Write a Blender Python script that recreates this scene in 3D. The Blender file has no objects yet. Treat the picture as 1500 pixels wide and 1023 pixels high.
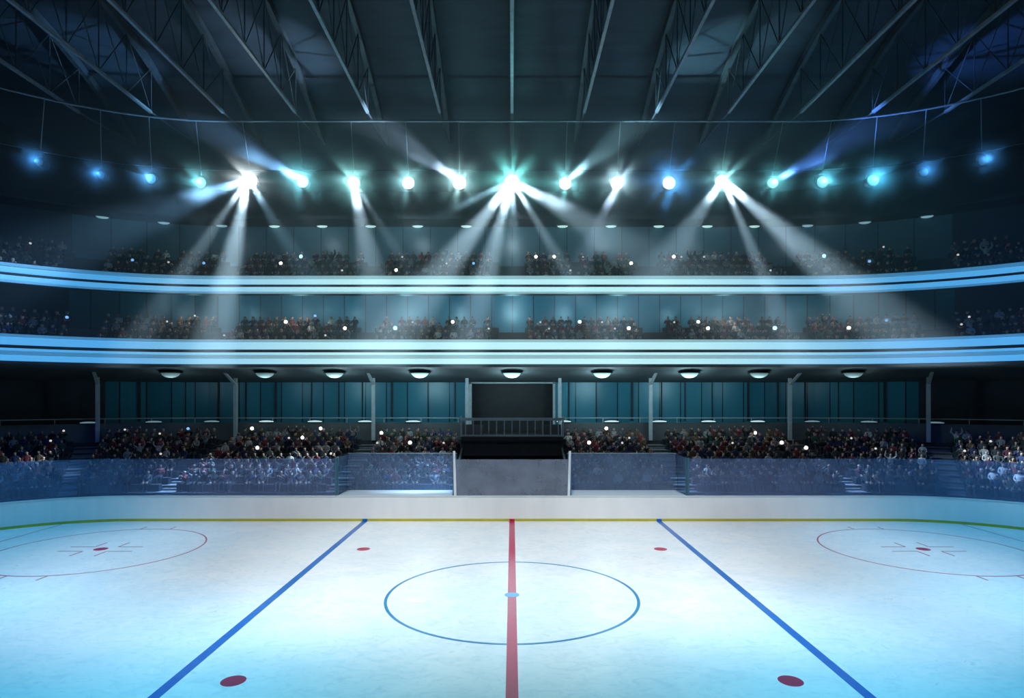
import bpy, bmesh, math, random
from mathutils import Vector, Matrix
random.seed(11)
SC = bpy.context.scene
COL = SC.collection
PI = math.pi

# ------------------------------------------------------------------ camera, world, exposure
F, CX, HY, EYE = 905.0, 750.0, 584.0, 7.0        # focal length in px, horizon row, eye height
cam = bpy.data.cameras.new('camera'); cam_o = bpy.data.objects.new('camera', cam); COL.objects.link(cam_o)
cam_o.location = (0, 0, EYE); cam_o.rotation_euler = (PI/2, 0, 0)
cam.sensor_width = 36.0; cam.lens = F/1500*36.0; cam.shift_y = (HY-511.5)/1500.0
cam.clip_end = 300
SC.camera = cam_o
w = bpy.data.worlds.new('world'); SC.world = w; w.use_nodes = True
w.node_tree.nodes['Background'].inputs[0].default_value = (0.012, 0.03, 0.05, 1)
w.node_tree.nodes['Background'].inputs[1].default_value = 0.05
SC.view_settings.view_transform = 'Standard'; SC.view_settings.look = 'None'
SC.view_settings.gamma = 1; SC.view_settings.use_curve_mapping = False
SC.view_settings.exposure = 0.0
SC.cycles.use_denoising = True
SC.cycles.max_bounces = 5; SC.cycles.diffuse_bounces = 2; SC.cycles.glossy_bounces = 2
SC.cycles.transparent_max_bounces = 12; SC.cycles.volume_bounces = 0
SC.cycles.sample_clamp_indirect = 4.0; SC.cycles.caustics_reflective = False; SC.cycles.caustics_refractive = False

XS, YC = 21.5, 27.2                               # the bowl: straight half length, centre line of its corner arcs

def spot(name, loc, aim, power, col, deg, blend=0.5, radius=0.3):
    l = bpy.data.lights.new(name, 'SPOT'); l.energy = power; l.color = col
    l.spot_size = math.radians(deg); l.spot_blend = blend; l.shadow_soft_size = radius
    o = bpy.data.objects.new(name, l); COL.objects.link(o); o.location = loc
    d = Vector(aim)-Vector(loc); o.rotation_euler = d.to_track_quat('-Z', 'Y').to_euler()
    return o
def point(name, loc, power, col, radius=0.3):
    l = bpy.data.lights.new(name, 'POINT'); l.energy = power; l.color = col; l.shadow_soft_size = radius
    o = bpy.data.objects.new(name, l); COL.objects.link(o); o.location = loc
    return o
# rink floodlights hung from the roof above the frame
ICE = 0.51
for x, y, ay, p, c, dg in [(0, 17, 26.5, 33000, (1, .98, .98), 58), (-11, 17, 26.5, 30500, (.98, .97, 1), 56), (11, 17, 26.5, 30500, (.98, .97, 1), 56),
                   (-25, 19, 25.5, 33000, (.13, .6, 1), 56), (25, 19, 25.5, 33000, (.13, .6, 1), 56),
                   (0, 15, 13, 24000, (.4, .85, 1), 62), (-15, 13, 12, 34000, (.03, .6, 1), 62), (15, 13, 12, 34000, (.03, .6, 1), 62)]:
    spot('rink_light', (x, y, 25), (x, ay, 0), p*ICE, c, dg, 0.75, 1.2)
# added fill spots that brighten stands and glass, blue at the ends
STAND = 2.0
for x, p, c in [(-34, 2300, (.05, .22, 1)), (34, 2300, (.05, .22, 1)), (-15, 1600, (.75, .8, 1)), (15, 1600, (.75, .8, 1)), (0, 1500, (.9, .9, 1))]:
    spot('stand_fill', (x*.7, 22, 25), (x, 42, 3), p*STAND, c, 52, 1.0, 1.0)
# added spots, unseen in mid-air, for a blue wash on the roof
for x in (-22, 0, 22):
    spot('roof_wash', (x, 20, 12), (x, 30, 30), 520, (.12, .4, 1), 110, 1.0, 1.5)

# ------------------------------------------------------------------ helpers
def px(x, y, D): return Vector(((x-CX)*D/F, D, EYE+(HY-y)*D/F))

class MB:
    def __init__(s): s.v = []; s.f = []; s.m = []
    def quad(s, a, b, c, d, m=0):
        n = len(s.v); s.v += [tuple(a), tuple(b), tuple(c), tuple(d)]; s.f.append((n, n+1, n+2, n+3)); s.m.append(m); return s
    def hexa(s, p, m=0):
        n = len(s.v); s.v += [tuple(q) for q in p]
        for f in ((0, 3, 2, 1), (4, 5, 6, 7), (0, 1, 5, 4), (1, 2, 6, 5), (2, 3, 7, 6), (3, 0, 4, 7)):
            s.f.append(tuple(n+i for i in f)); s.m.append(m)
        return s
    def box(s, x0, x1, y0, y1, z0, z1, m=0):
        return s.hexa([(x0, y0, z0), (x1, y0, z0), (x1, y1, z0), (x0, y1, z0), (x0, y0, z1), (x1, y0, z1), (x1, y1, z1), (x0, y1, z1)], m)
    def tube(s, pts, r, seg=8, m=0, caps=True):
        pts = [Vector(p) for p in pts]; rs = r if isinstance(r, (list, tuple)) else [r]*len(pts)
        n0 = len(s.v); up = None
        for i, p in enumerate(pts):
            t = (pts[min(i+1, len(pts)-1)]-pts[max(i-1, 0)]).normalized()
            a = up if up is not None else (Vector((0, 0, 1)) if abs(t.z) < .9 else Vector((0, 1, 0)))
            u = (a-t*a.dot(t)).normalized(); up = u; v = t.cross(u)
            for k in range(seg):
                an = 2*PI*k/seg; s.v.append(tuple(p+(u*math.cos(an)+v*math.sin(an))*rs[i]))
        for i in range(len(pts)-1):
            for k in range(seg):
                a = n0+i*seg+k; b = n0+i*seg+(k+1) % seg
                s.f.append((a, b, b+seg, a+seg)); s.m.append(m)
        if caps:
            s.f.append(tuple(n0+k for k in range(seg))[::-1]); s.m.append(m)
            s.f.append(tuple(n0+(len(pts)-1)*seg+k for k in range(seg))); s.m.append(m)
        return s
    def lathe(s, prof, c, axis='z', seg=20, m=0):   # prof [(radius, height)]
        c = Vector(c); n0 = len(s.v)
        for r, h in prof:
            for k in range(seg):
                an = 2*PI*k/seg
                if axis == 'z': q = Vector((r*math.cos(an), r*math.sin(an), h))
                else: q = Vector((r*math.cos(an), h, r*math.sin(an)))
                s.v.append(tuple(c+q))
        for i in range(len(prof)-1):
            for k in range(seg):
                a = n0+i*seg+k; b = n0+i*seg+(k+1) % seg
                s.f.append((a, b, b+seg, a+seg)); s.m.append(m)
        s.f.append(tuple(n0+k for k in range(seg))[::-1]); s.m.append(m)
        s.f.append(tuple(n0+(len(prof)-1)*seg+k for k in range(seg))); s.m.append(m)
        return s
    def disc(s, x, y, z, r, sx=1.0, seg=32, th=.003, m=0):
        n0 = len(s.v)
        for zz in (z, z+th):
            for k in range(seg): s.v.append((x+r*sx*math.cos(2*PI*k/seg), y+r*math.sin(2*PI*k/seg), zz))
        s.f.append(tuple(n0+seg+k for k in range(seg))); s.m.append(m)
        for k in range(seg):
            b = (k+1) % seg; s.f.append((n0+k, n0+b, n0+seg+b, n0+seg+k)); s.m.append(m)
        return s
    def ring(s, x, y, z, r, wd, seg=96, th=.003, m=0):
        n0 = len(s.v)
        for rr, zz in ((r-wd/2, z), (r-wd/2, z+th), (r+wd/2, z+th), (r+wd/2, z)):
            for k in range(seg): s.v.append((x+rr*math.cos(2*PI*k/seg), y+rr*math.sin(2*PI*k/seg), zz))
        for j in range(3):
            for k in range(seg):
                b = (k+1) % seg; s.f.append((n0+j*seg+k, n0+(j+1)*seg+k, n0+(j+1)*seg+b, n0+j*seg+b)); s.m.append(m)
        return s
    def build(s, name, mats, parent=None, smooth=False, loc=None, fix=True):
        me = bpy.data.meshes.new(name); vv = s.v
        if loc is not None: vv = [(a-loc[0], b-loc[1], c-loc[2]) for a, b, c in s.v]
        me.from_pydata(vv, [], s.f)
        for m in (mats if isinstance(mats, (list, tuple)) else [mats]): me.materials.append(m)
        me.polygons.foreach_set('material_index', s.m)
        if smooth: me.polygons.foreach_set('use_smooth', [True]*len(s.f))
        if fix:
            b = bmesh.new(); b.from_mesh(me); bmesh.ops.recalc_face_normals(b, faces=b.faces); b.to_mesh(me); b.free()
        me.update()
        o = bpy.data.objects.new(name, me); COL.objects.link(o)
        if loc is not None: o.location = loc
        if parent is not None: o.parent = parent
        return o

def tag(o, label=None, cat=None, group=None, kind=None):
    if label: o['label'] = label
    if cat: o['category'] = cat
    if group: o['group'] = group
    if kind: o['kind'] = kind
    return o
def empty(name, loc=(0, 0, 0), rz=0):
    o = bpy.data.objects.new(name, None); COL.objects.link(o); o.location = loc; o.rotation_euler = (0, 0, rz)
    o.empty_display_size = .2
    return o

# the bowl path: s = x on the far straight, beyond |s| = XS it turns through the corner, then runs back along the sides
ARC_L = 20.0
def path(s, xs=XS, yc=YC):
    a = abs(s); sg = 1 if s >= 0 else -1
    if a <= xs: return (s, yc, 0.0, 1.0)
    th = (a-xs)/ARC_L
    if th <= PI/2: return (sg*xs, yc, sg*math.sin(th), math.cos(th))
    return (sg*xs, yc-(th-PI/2)*ARC_L, float(sg), 0.0)
S_END = XS+ARC_L*PI/2+20
def pt(s, r, z, xs=XS, yc=YC):
    b = path(s, xs, yc); return Vector((b[0]+b[2]*r, b[1]+b[3]*r, z))
def samples(s0, s1, xs=XS):
    L = {s0, s1}
    for q in (-xs, xs):
        if s0 < q < s1: L.add(q)
    for sg in (-1, 1):
        for k in range(1, 25):
            q = sg*(xs+ARC_L*PI/2*k/24)
            if s0 < q < s1: L.add(q)
    return sorted(L)
def sweep(mb, prof, s0, s1, closed=True, m=0, xs=XS, yc=YC, caps=True):
    ss = samples(s0, s1, xs); n0 = len(mb.v); k = len(prof)
    for s in ss:
        for r, z in prof: mb.v.append(tuple(pt(s, r, z, xs, yc)))
    for i in range(len(ss)-1):
        for j in range(k if closed else k-1):
            a = n0+i*k+j; b = n0+i*k+(j+1) % k
            mb.f.append((a, a+k, b+k, b)); mb.m.append(m)
    if closed and caps:
        mb.f.append(tuple(n0+j for j in range(k))); mb.m.append(m)
        e = n0+(len(ss)-1)*k; mb.f.append(tuple(e+j for j in range(k))[::-1]); mb.m.append(m)
    return mb
def s_of_px(x, r):
    """the path parameter at which the ring of radius r shows in column x"""
    lo, hi = -(XS+ARC_L*1.4), XS+ARC_L*1.4; t = (x-CX)/F
    for _ in range(50):
        mid = (lo+hi)/2; p = pt(mid, r, 0)
        if p.x/p.y < t: lo = mid
        else: hi = mid
    return (lo+hi)/2

# ------------------------------------------------------------------ materials
def mat(name, col, rough=.6, metal=0.0, spec=.5):
    m = bpy.data.materials.new(name); m.use_nodes = True; b = m.node_tree.nodes['Principled BSDF']
    b.inputs['Base Color'].default_value = (*col, 1); b.inputs['Roughness'].default_value = rough
    b.inputs['Metallic'].default_value = metal; b.inputs['Specular IOR Level'].default_value = spec
    return m
def noisy(name, c1, c2, scale=3.0, rough=.7, bump=0.0, stretch=(1, 1, 1), detail=4, metal=0.0, spec=.5):
    m = mat(name, c1, rough, metal, spec); nt = m.node_tree; N = nt.nodes; L = nt.links; b = N['Principled BSDF']
    tc = N.new('ShaderNodeTexCoord'); mp = N.new('ShaderNodeMapping'); mp.inputs['Scale'].default_value = stretch
    no = N.new('ShaderNodeTexNoise'); no.inputs['Scale'].default_value = scale; no.inputs['Detail'].default_value = detail
    mx = N.new('ShaderNodeMix'); mx.data_type = 'RGBA'; mx.inputs[6].default_value = (*c1, 1); mx.inputs[7].default_value = (*c2, 1)
    rp = N.new('ShaderNodeMapRange'); rp.inputs[1].default_value = .35; rp.inputs[2].default_value = .65
    L.new(tc.outputs['Object'], mp.inputs[0]); L.new(mp.outputs[0], no.inputs['Vector']); L.new(no.outputs['Fac'], rp.inputs[0])
    L.new(rp.outputs[0], mx.inputs[0]); L.new(mx.outputs[2], b.inputs['Base Color'])
    if bump:
        bp = N.new('ShaderNodeBump'); bp.inputs['Strength'].default_value = bump; bp.inputs['Distance'].default_value = .02
        L.new(no.outputs['Fac'], bp.inputs['Height']); L.new(bp.outputs[0], b.inputs['Normal'])
    return m
def emit(name, col, strength, base=(.5, .5, .5)):
    m = mat(name, base, .4); b = m.node_tree.nodes['Principled BSDF']
    b.inputs['Emission Color'].default_value = (*col, 1); b.inputs['Emission Strength'].default_value = strength
    return m

def ice_material():
    m = mat('ice', (.8, .88, .92), .16, 0, .3); nt = m.node_tree; N = nt.nodes; L = nt.links; b = N['Principled BSDF']
    tc = N.new('ShaderNodeTexCoord')
    def noise(scale, detail, st=(1, 1, 1), rot=0, dist=0.0):
        mp = N.new('ShaderNodeMapping'); mp.inputs['Scale'].default_value = st; mp.inputs['Rotation'].default_value = (0, 0, rot)
        n = N.new('ShaderNodeTexNoise'); n.inputs['Scale'].default_value = scale; n.inputs['Detail'].default_value = detail
        n.inputs['Distortion'].default_value = dist; n.inputs['Roughness'].default_value = .65
        L.new(tc.outputs['Object'], mp.inputs[0]); L.new(mp.outputs[0], n.inputs['Vector']); return n.outputs['Fac']
    def rng(f, a, c, lo=0.0, hi=1.0):
        r = N.new('ShaderNodeMapRange'); r.inputs[1].default_value = a; r.inputs[2].default_value = c
        r.inputs[3].default_value = lo; r.inputs[4].default_value = hi; L.new(f, r.inputs[0]); return r.outputs[0]
    def mix(fac, a, bb):
        x = N.new('ShaderNodeMix'); x.data_type = 'RGBA'; L.new(fac, x.inputs[0])
        for i, q in ((6, a), (7, bb)):
            if isinstance(q, tuple): x.inputs[i].default_value = (*q, 1)
            else: L.new(q, x.inputs[i])
        return x.outputs[2]
    big = noise(.35, 6, dist=1.2); mid = noise(1.4, 8, (1, 1.6, 1), .5, 2.0); fine = noise(5, 8, (1, 2.2, 1), -.4, 1.0)
    c = mix(rng(big, .35, .65), (.76, .86, .92), (.88, .93, .96))
    c = mix(rng(mid, .48, .75, 0, .55), c, (.5, .66, .76))
    c = mix(rng(fine, .52, .75, 0, .4), c, (.95, .98, 1))
    L.new(c, b.inputs['Base Color'])
    L.new(rng(mid, .3, .7, .26, .42), b.inputs['Roughness'])
    bp = N.new('ShaderNodeBump'); bp.inputs['Strength'].default_value = .25; bp.inputs['Distance'].default_value = .01
    L.new(fine, bp.inputs['Height']); L.new(bp.outputs[0], b.inputs['Normal'])
    return m
def led_material(name, k):
    """glowing strip: pale aqua over the far straight, blue round the ends of the bowl"""
    m = mat(name, (.3, .4, .45), .4); nt = m.node_tree; N = nt.nodes; L = nt.links; b = N['Principled BSDF']
    tc = N.new('ShaderNodeTexCoord'); sp = N.new('ShaderNodeSeparateXYZ'); ab = N.new('ShaderNodeMath'); ab.operation = 'ABSOLUTE'
    mr = N.new('ShaderNodeMapRange'); mr.inputs[1].default_value = 12; mr.inputs[2].default_value = 28
    mx = N.new('ShaderNodeMix'); mx.data_type = 'RGBA'
    mx.inputs[6].default_value = (.52, .9, .93, 1); mx.inputs[7].default_value = (.07, .38, .78, 1)
    L.new(tc.outputs['Object'], sp.inputs[0]); L.new(sp.outputs[0], ab.inputs[0]); L.new(ab.outputs[0], mr.inputs[0])
    L.new(mr.outputs[0], mx.inputs[0]); L.new(mx.outputs[2], b.inputs['Emission Color']); b.inputs['Emission Strength'].default_value = k
    return m
def glass_material(name, tint, veil, fac, rough=.25):
    m = bpy.data.materials.new(name); m.use_nodes = True; nt = m.node_tree; N = nt.nodes; L = nt.links
    b = N['Principled BSDF']; b.inputs['Base Color'].default_value = (*veil, 1); b.inputs['Roughness'].default_value = rough
    t = N.new('ShaderNodeBsdfTransparent'); t.inputs[0].default_value = (*tint, 1)
    x = N.new('ShaderNodeMixShader')
    tc = N.new('ShaderNodeTexCoord'); n = N.new('ShaderNodeTexNoise'); n.inputs['Scale'].default_value = .9; n.inputs['Detail'].default_value = 5
    r = N.new('ShaderNodeMapRange'); r.inputs[1].default_value = .35; r.inputs[2].default_value = .68
    r.inputs[3].default_value = fac*.8; r.inputs[4].default_value = fac*1.15
    L.new(tc.outputs['Object'], n.inputs['Vector']); L.new(n.outputs['Fac'], r.inputs[0]); L.new(r.outputs[0], x.inputs[0])
    L.new(t.outputs[0], x.inputs[1]); L.new(b.outputs[0], x.inputs[2]); L.new(x.outputs[0], N['Material Output'].inputs[0])
    return m
def panelled(name, c1, c2, width, seam):
    """wall of upright panels, each of a slightly different tone, dark seams between"""
    m = mat(name, c1, .35); nt = m.node_tree; N = nt.nodes; L = nt.links; b = N['Principled BSDF']
    tc = N.new('ShaderNodeTexCoord'); sp = N.new('ShaderNodeSeparateXYZ'); L.new(tc.outputs['Object'], sp.inputs[0])
    d = N.new('ShaderNodeMath'); d.operation = 'DIVIDE'; d.inputs[1].default_value = width; L.new(sp.outputs[0], d.inputs[0])
    fl = N.new('ShaderNodeMath'); fl.operation = 'FLOOR'; L.new(d.outputs[0], fl.inputs[0])
    fr = N.new('ShaderNodeMath'); fr.operation = 'FRACT'; L.new(d.outputs[0], fr.inputs[0])
    wn = N.new('ShaderNodeTexWhiteNoise'); wn.noise_dimensions = '1D'; L.new(fl.outputs[0], wn.inputs['W'])
    mx = N.new('ShaderNodeMix'); mx.data_type = 'RGBA'; mx.inputs[6].default_value = (*c1, 1); mx.inputs[7].default_value = (*c2, 1)
    L.new(wn.outputs['Value'], mx.inputs[0])
    lt = N.new('ShaderNodeMath'); lt.operation = 'LESS_THAN'; lt.inputs[1].default_value = seam; L.new(fr.outputs[0], lt.inputs[0])
    m2 = N.new('ShaderNodeMix'); m2.data_type = 'RGBA'; m2.inputs[7].default_value = (.004, .008, .012, 1)
    L.new(lt.outputs[0], m2.inputs[0]); L.new(mx.outputs[2], m2.inputs[6]); L.new(m2.outputs[2], b.inputs['Base Color'])
    return m

M = dict(
    ice=ice_material(),
    board=noisy('white_board', (.9, .94, .95), (.83, .88, .9), .8, .35, stretch=(1, 1, .3)),
    kick=noisy('yellow_kick_plate', (.5, .47, .05), (.42, .42, .06), 2, .4),
    cap=mat('board_cap', (.75, .85, .88), .3),
    red=noisy('red_paint', (.52, .02, .09), (.45, .018, .075), 4, .3),
    redline=noisy('thin_red_paint', (.5, .08, .12), (.35, .06, .1), 4, .3),
    blue=noisy('blue_paint', (.012, .13, .5), (.015, .17, .55), 4, .3),
    blueline=noisy('thin_blue_paint', (.02, .2, .45), (.02, .24, .5), 4, .3),
    dot=mat('light_blue_paint', (.1, .35, .75), .3),
    concrete=noisy('dark_concrete', (.05, .052, .055), (.03, .032, .036), 1.5, .85, .2),
    step=noisy('stair_concrete', (.16, .17, .18), (.11, .12, .13), 2, .8, .2),
    black=noisy('black_paint', (.006, .007, .009), (.012, .013, .016), 2, .6),
    dark=noisy('dark_cladding', (.012, .018, .026), (.02, .028, .038), .6, .7),
    soffit=noisy('grey_soffit', (.09, .1, .105), (.06, .07, .075), .5, .7),
    roof=noisy('roof_sheeting', (.022, .032, .045), (.015, .024, .036), .4, .7, stretch=(1, 6, 1)),
    steel=noisy('painted_steel', (.2, .22, .25), (.14, .16, .18), 3, .45, metal=.3),
    darksteel=noisy('dark_steel', (.06, .07, .08), (.04, .05, .06), 3, .5, metal=.3),
    post=noisy('pale_post_paint', (.42, .46, .48), (.34, .38, .4), 3, .45),
    rail=noisy('rail_paint', (.3, .36, .38), (.24, .3, .32), 3, .4),
    suite=panelled('teal_panel_wall', (.02, .14, .2), (.035, .2, .27), 1.7, .05),
    suite2=panelled('grey_teal_panel_wall', (.05, .12, .15), (.08, .17, .2), 2.3, .03),
    trim=mat('pale_fascia_panel', (.45, .62, .66), .4),
    led=led_material('led_bright', .95),
    trimglow=led_material('trim_painted_glow', .42),  # trim panels beside the bands: the light on them put into emission
    glass=glass_material('hazy_glass', (.68, .78, .95), (.3, .4, .62), .22),
    glassbox=glass_material('box_glass', (.6, .74, .9), (.3, .42, .6), .3),
    glassgate=glass_material('gate_glass', (.6, .68, .76), (.34, .4, .5), .4),
    edge=mat('glass_edge', (.05, .14, .2), .3),
    whitepost=mat('white_post', (.75, .85, .9), .35),
    housing=mat('lamp_housing', (.03, .035, .04), .5, .3),
    cable=mat('steel_cable', (.25, .28, .3), .5, .5),
)

# ------------------------------------------------------------------ rink floor and its markings
def oval(r, seg=24):
    P = []
    for cx_, cy_, a0 in ((XS, YC, 0), (-XS, YC, 90), (-XS, 16.8, 180), (XS, 16.8, 270)):
        for k in range(seg+1):
            a = math.radians(a0+90*k/seg); P.append((cx_+r*math.cos(a), cy_+r*math.sin(a)))
    return P
P = oval(8.14); n = len(P); b = MB()
b.v = [(x, y, 0) for x, y in P]+[(x, y, -.2) for x, y in P]
b.f = [tuple(range(n)), tuple(range(2*n-1, n-1, -1))]+[(i, (i+1) % n, n+(i+1) % n, n+i) for i in range(n)]; b.m = [0]*len(b.f)
floor = tag(b.build('floor', M['ice']), kind='structure', label='white and pale blue ice of the hockey rink')
def paint(name, mb, m): return mb.build(name, m, floor)
paint('centre_line', MB().box(-.15, .15, 8.9, 35.17, .0, .006), M['red'])
for sx in (-1, 1):
    paint('blue_line', MB().box(sx*8.38-.14, sx*8.38+.14, 8.9, 35.17, 0, .005), M['blue'])
    paint('goal_line', MB().box(sx*25-.03, sx*25+.03, 10.1, 34.3, 0, .004), M['redline'])
    for y in (28.7, 15.3): paint('faceoff_spot', MB().disc(sx*6.9, y, 0, .3, th=.005), M['red'])
    c = MB().ring(sx*19.1, 28.7, 0, 4.4, .075, th=.004)
    for sy in (-1, 1):
        for dx in (-.8, .8): c.box(sx*19.1+dx-.035, sx*19.1+dx+.035, *sorted((28.7+sy*4.3, 28.7+sy*4.95)), 0, .004)
    paint('faceoff_circle', c, M['redline'])
    paint('faceoff_spot', MB().disc(sx*19.1, 28.7, 0, .3, th=.005), M['red'])
    for ax in (-1, 1):
        for ay in (-1, 1):
            x0, y0 = sx*19.1+ax*.55, 28.7+ay*.42
            l = MB().box(*sorted((x0, x0+ax*1.15)), y0-.035, y0+.035, 0, .004)
            l.box(x0-.035, x0+.035, *sorted((y0+ay*.035, y0+ay*.85)), 0, .004)
            paint('faceoff_mark', l, M['redline'])
paint('centre_circle', MB().ring(0, 22, 0, 4.42, .105, th=.0045), M['blueline'])
paint('centre_spot', MB().disc(0, 22, 0, .26, th=.009), M['dot'])
g = MB().box(-60, 60, -4, 62, -.6, -.25)
tag(g.build('floor', M['concrete']), kind='structure', label='dark concrete slab round the rink')

# ------------------------------------------------------------------ boards
bd = empty('rink_board', (0, 35.2, 0))
def bpart(name, mb, m, par=bd): return mb.build(name, m, par, loc=None)
def child(name, mb, m, root, smooth=False):
    o = mb.build(name, m, root, smooth); o.matrix_parent_inverse = Matrix.Translation(-root.location) if root.rotation_euler.z == 0 else root.matrix_world.inverted()
    return o
SB = XS+ARC_L*1.45
child('board_panel', sweep(MB(), [(8.02, .13), (8.02, 1.40), (8.14, 1.40), (8.14, .0), (8.05, 0), (8.05, .13)], -SB, SB), M['board'], bd)
child('kick_plate', sweep(MB(), [(8.0, .0), (8.0, .14), (8.045, .14), (8.045, .0)], -SB, SB), M['kick'], bd)
child('cap_rail', sweep(MB(), [(7.99, 1.40), (7.99, 1.45), (8.18, 1.45), (8.18, 1.40)], -SB, SB), M['cap'], bd)
for x, m in ((-8.38, 'blue'), (8.38, 'blue'), (0, 'red')):
    child('line_mark', MB().box(x-.14, x+.14, 35.185, 35.2, .006, .14), M[m], bd)
tag(bd, 'white rink boards with a yellow kick plate curving round the ice', 'rink boards')

# ------------------------------------------------------------------ glass above the boards
for sg, word in ((-1, 'left'), (1, 'right')):
    s0, s1 = sorted((sg*10.14, sg*SB))
    g = empty('glass_screen', (sg*16, 35.28, 1.45))
    child('pane', sweep(MB(), [(8.075, 1.455), (8.075, 3.56), (8.09, 3.56), (8.09, 1.455)], s0, s1), M['glass'], g)
    child('end_post', MB().box(*sorted((sg*10.02, sg*10.12)), 35.24, 35.32, 1.455, 3.6), M['edge'], g)
    tag(g, f'long hazy blue glass screen on the rink boards, {word} of the penalty boxes', 'glass screen')
    # penalty box: counter set back behind the boards, glass behind it
    x0, x1 = sorted((sg*3.36, sg*9.98))
    p = empty('penalty_box', ((x0+x1)/2, 36.5, 0))
    child('counter', MB().box(x0, x1, 35.36, 37.5, 1.36, 1.44), M['cap'], p)
    child('counter_front', MB().box(x0, x1, 35.36, 35.44, 0, 1.355), M['board'], p)
    child('pane', MB().box(x0+.03, x1-.03, 37.52, 37.535, 1.3, 3.64), M['glassbox'], p)
    for x in (x0, x1):
        child('side_pane', MB().box(x-.01, x+.01, 35.4, 37.5, 1.445, 3.6), M['glassbox'], p)
        child('edge_post', MB().box(x-.04, x+.04, 35.33, 35.41, 1.455, 3.6), M['edge'], p)
    child('top_rail', MB().box(x0, x1, 37.5, 37.56, 3.645, 3.69), M['rail'], p)
    tag(p, f'glass-walled box behind the boards with a pale blue ledge, {word} of the entrance tunnel', 'penalty box')
g = empty('rink_gate', (0, 35.28, 1.45))
child('pane', MB().box(-3.2, 3.2, 35.27, 35.285, 1.455, 3.52), M['glassgate'], g)
for x in (-3.24, 3.24):
    child('post', MB().hexa([(x-.07, 35.22, 1.455), (x+.07, 35.22, 1.455), (x+.07, 35.34, 1.455), (x-.07, 35.34, 1.455),
                             (x*1.02-.06, 35.25, 4.0), (x*1.02+.06, 35.25, 4.0), (x*1.02+.06, 35.33, 4.0), (x*1.02-.06, 35.33, 4.0)]), M['whitepost'], g)
t = MB()
for i in range(25): t.box(-3.12+i*.26-.008, -3.12+i*.26+.008, 35.29, 35.30, 1.46, 3.5)
for i in range(8): t.box(-3.17, 3.17, 35.30, 35.31, 1.6+i*.26, 1.616+i*.26)
child('wire_mesh', t, M['rail'], g)
tag(g, 'grey glass gate with a fine grid between two white posts before the tunnel', 'rink gate')

# ------------------------------------------------------------------ lower stand
ROW0, PITCH, NROW = 11.4, 1.1, 9          # radius of the first row, spacing, rows
def row_z(i): return 1.2+.28*i
prof = [(10.4, -.25), (10.4, 1.0)]
for i in range(NROW):
    r = ROW0+PITCH*i; prof += [(r-.62, prof[-1][1]), (r-.62, row_z(i))]
rb = ROW0+PITCH*(NROW-1)+.6
prof += [(rb, row_z(NROW-1)), (rb, 3.75), (22.8, 3.75), (22.8, -.25)]
def clip(prof, rmin):                    # the part of the stepped section behind radius rmin
    out = []
    for (r0, z0), (r1, z1) in zip(prof, prof[1:]):
        if r1 >= rmin > r0: out.append((rmin, z1))
        if r1 >= rmin: out.append((r1, z1))
    return out
SE = XS+ARC_L*1.5
st = MB(); sweep(st, prof, -SE, -3.62); sweep(st, prof, 3.62, SE)
tag(st.build('stand_lower', M['concrete']), kind='structure', label='stepped concrete of the lower stand')
# benches of the lower stand are one continuous riser per row
AISLES = [(-21.6, .8), (-10.8, .8), (0, 3.9), (10.8, .8), (21.6, .8), (-31.2, .9), (31.2, .9), (-40.5, .9), (40.5, .9)]
def spans(lo, hi, aisles):
    e = [lo]
    for c, h in sorted(aisles):
        if c-h > lo and c+h < hi: e += [c-h, c+h]
    e.append(hi); return [(e[i], e[i+1]) for i in range(0, len(e), 2)]
bn = MB()
for i in range(NROW):
    r = ROW0+PITCH*i
    for a, c in spans(-SE, SE, AISLES): sweep(bn, [(r-.08, row_z(i)), (r-.08, row_z(i)+.43), (r+.3, row_z(i)+.43), (r+.3, row_z(i))], a, c)
tag(bn.build('stand_benches', M['dark']), kind='structure', label='long dark benches of the lower stand')
stx = MB()
for c, h in AISLES:
    if c == 0: continue
    for i in range(NROW):
        r = ROW0+PITCH*i-.62
        sweep(stx, [(r-.3, row_z(i)-.28 if i else 1.0), (r-.3, row_z(i)-.14), (r-.01, row_z(i)-.14), (r-.01, row_z(i)-.28 if i else 1.0)], c-h+.1, c+h-.1)
        sweep(stx, [(r+.01, row_z(i)), (r+.01, row_z(i)+.02), (r+.8, row_z(i)+.02), (r+.8, row_z(i))], c-h+.1, c+h-.1)
tag(stx.build('stand_stairs', M['step']), kind='structure', label='grey steps between the blocks of the lower stand')

# entrance tunnel with a deck over it
tw = MB()
for sx in (-1, 1):
    xa, xb = sorted((sx*3.5, sx*3.62))
    tw.hexa([(xa, 37.7, -.25), (xb, 37.7, -.25), (xb, 44.1, -.25), (xa, 44.1, -.25), (xa, 37.7, 1.9), (xb, 37.7, 1.9), (xb, 44.1, 3.5), (xa, 44.1, 3.5)])
    tw.box(xa, xb, 44.1, 50, -.25, 4.0)
tw.box(-3.62, 3.62, 43.9, 50.0, 4.0, 4.28); tw.box(-3.5, 3.5, 44.2, 44.35, 2.9, 4.0); tw.box(-3.62, 3.62, 49.9, 50.0, -.25, 4)
tag(tw.build('tunnel', M['black']), kind='structure', label='dark entrance tunnel under a deck at the middle of the stand')
rl = empty('railing', (0, 43.95, 4.28))
child('top_rail', MB().box(-3.62, 3.62, 43.9, 44.0, 5.42, 5.62), M['rail'], rl)
child('bottom_rail', MB().box(-3.62, 3.62, 43.92, 43.98, 4.34, 4.42), M['rail'], rl)
for i in range(13):
    x = -3.3+i*.55; child('baluster', MB().box(x-.04, x+.04, 43.92, 43.98, 4.42, 5.42), M['rail'], rl)
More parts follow.
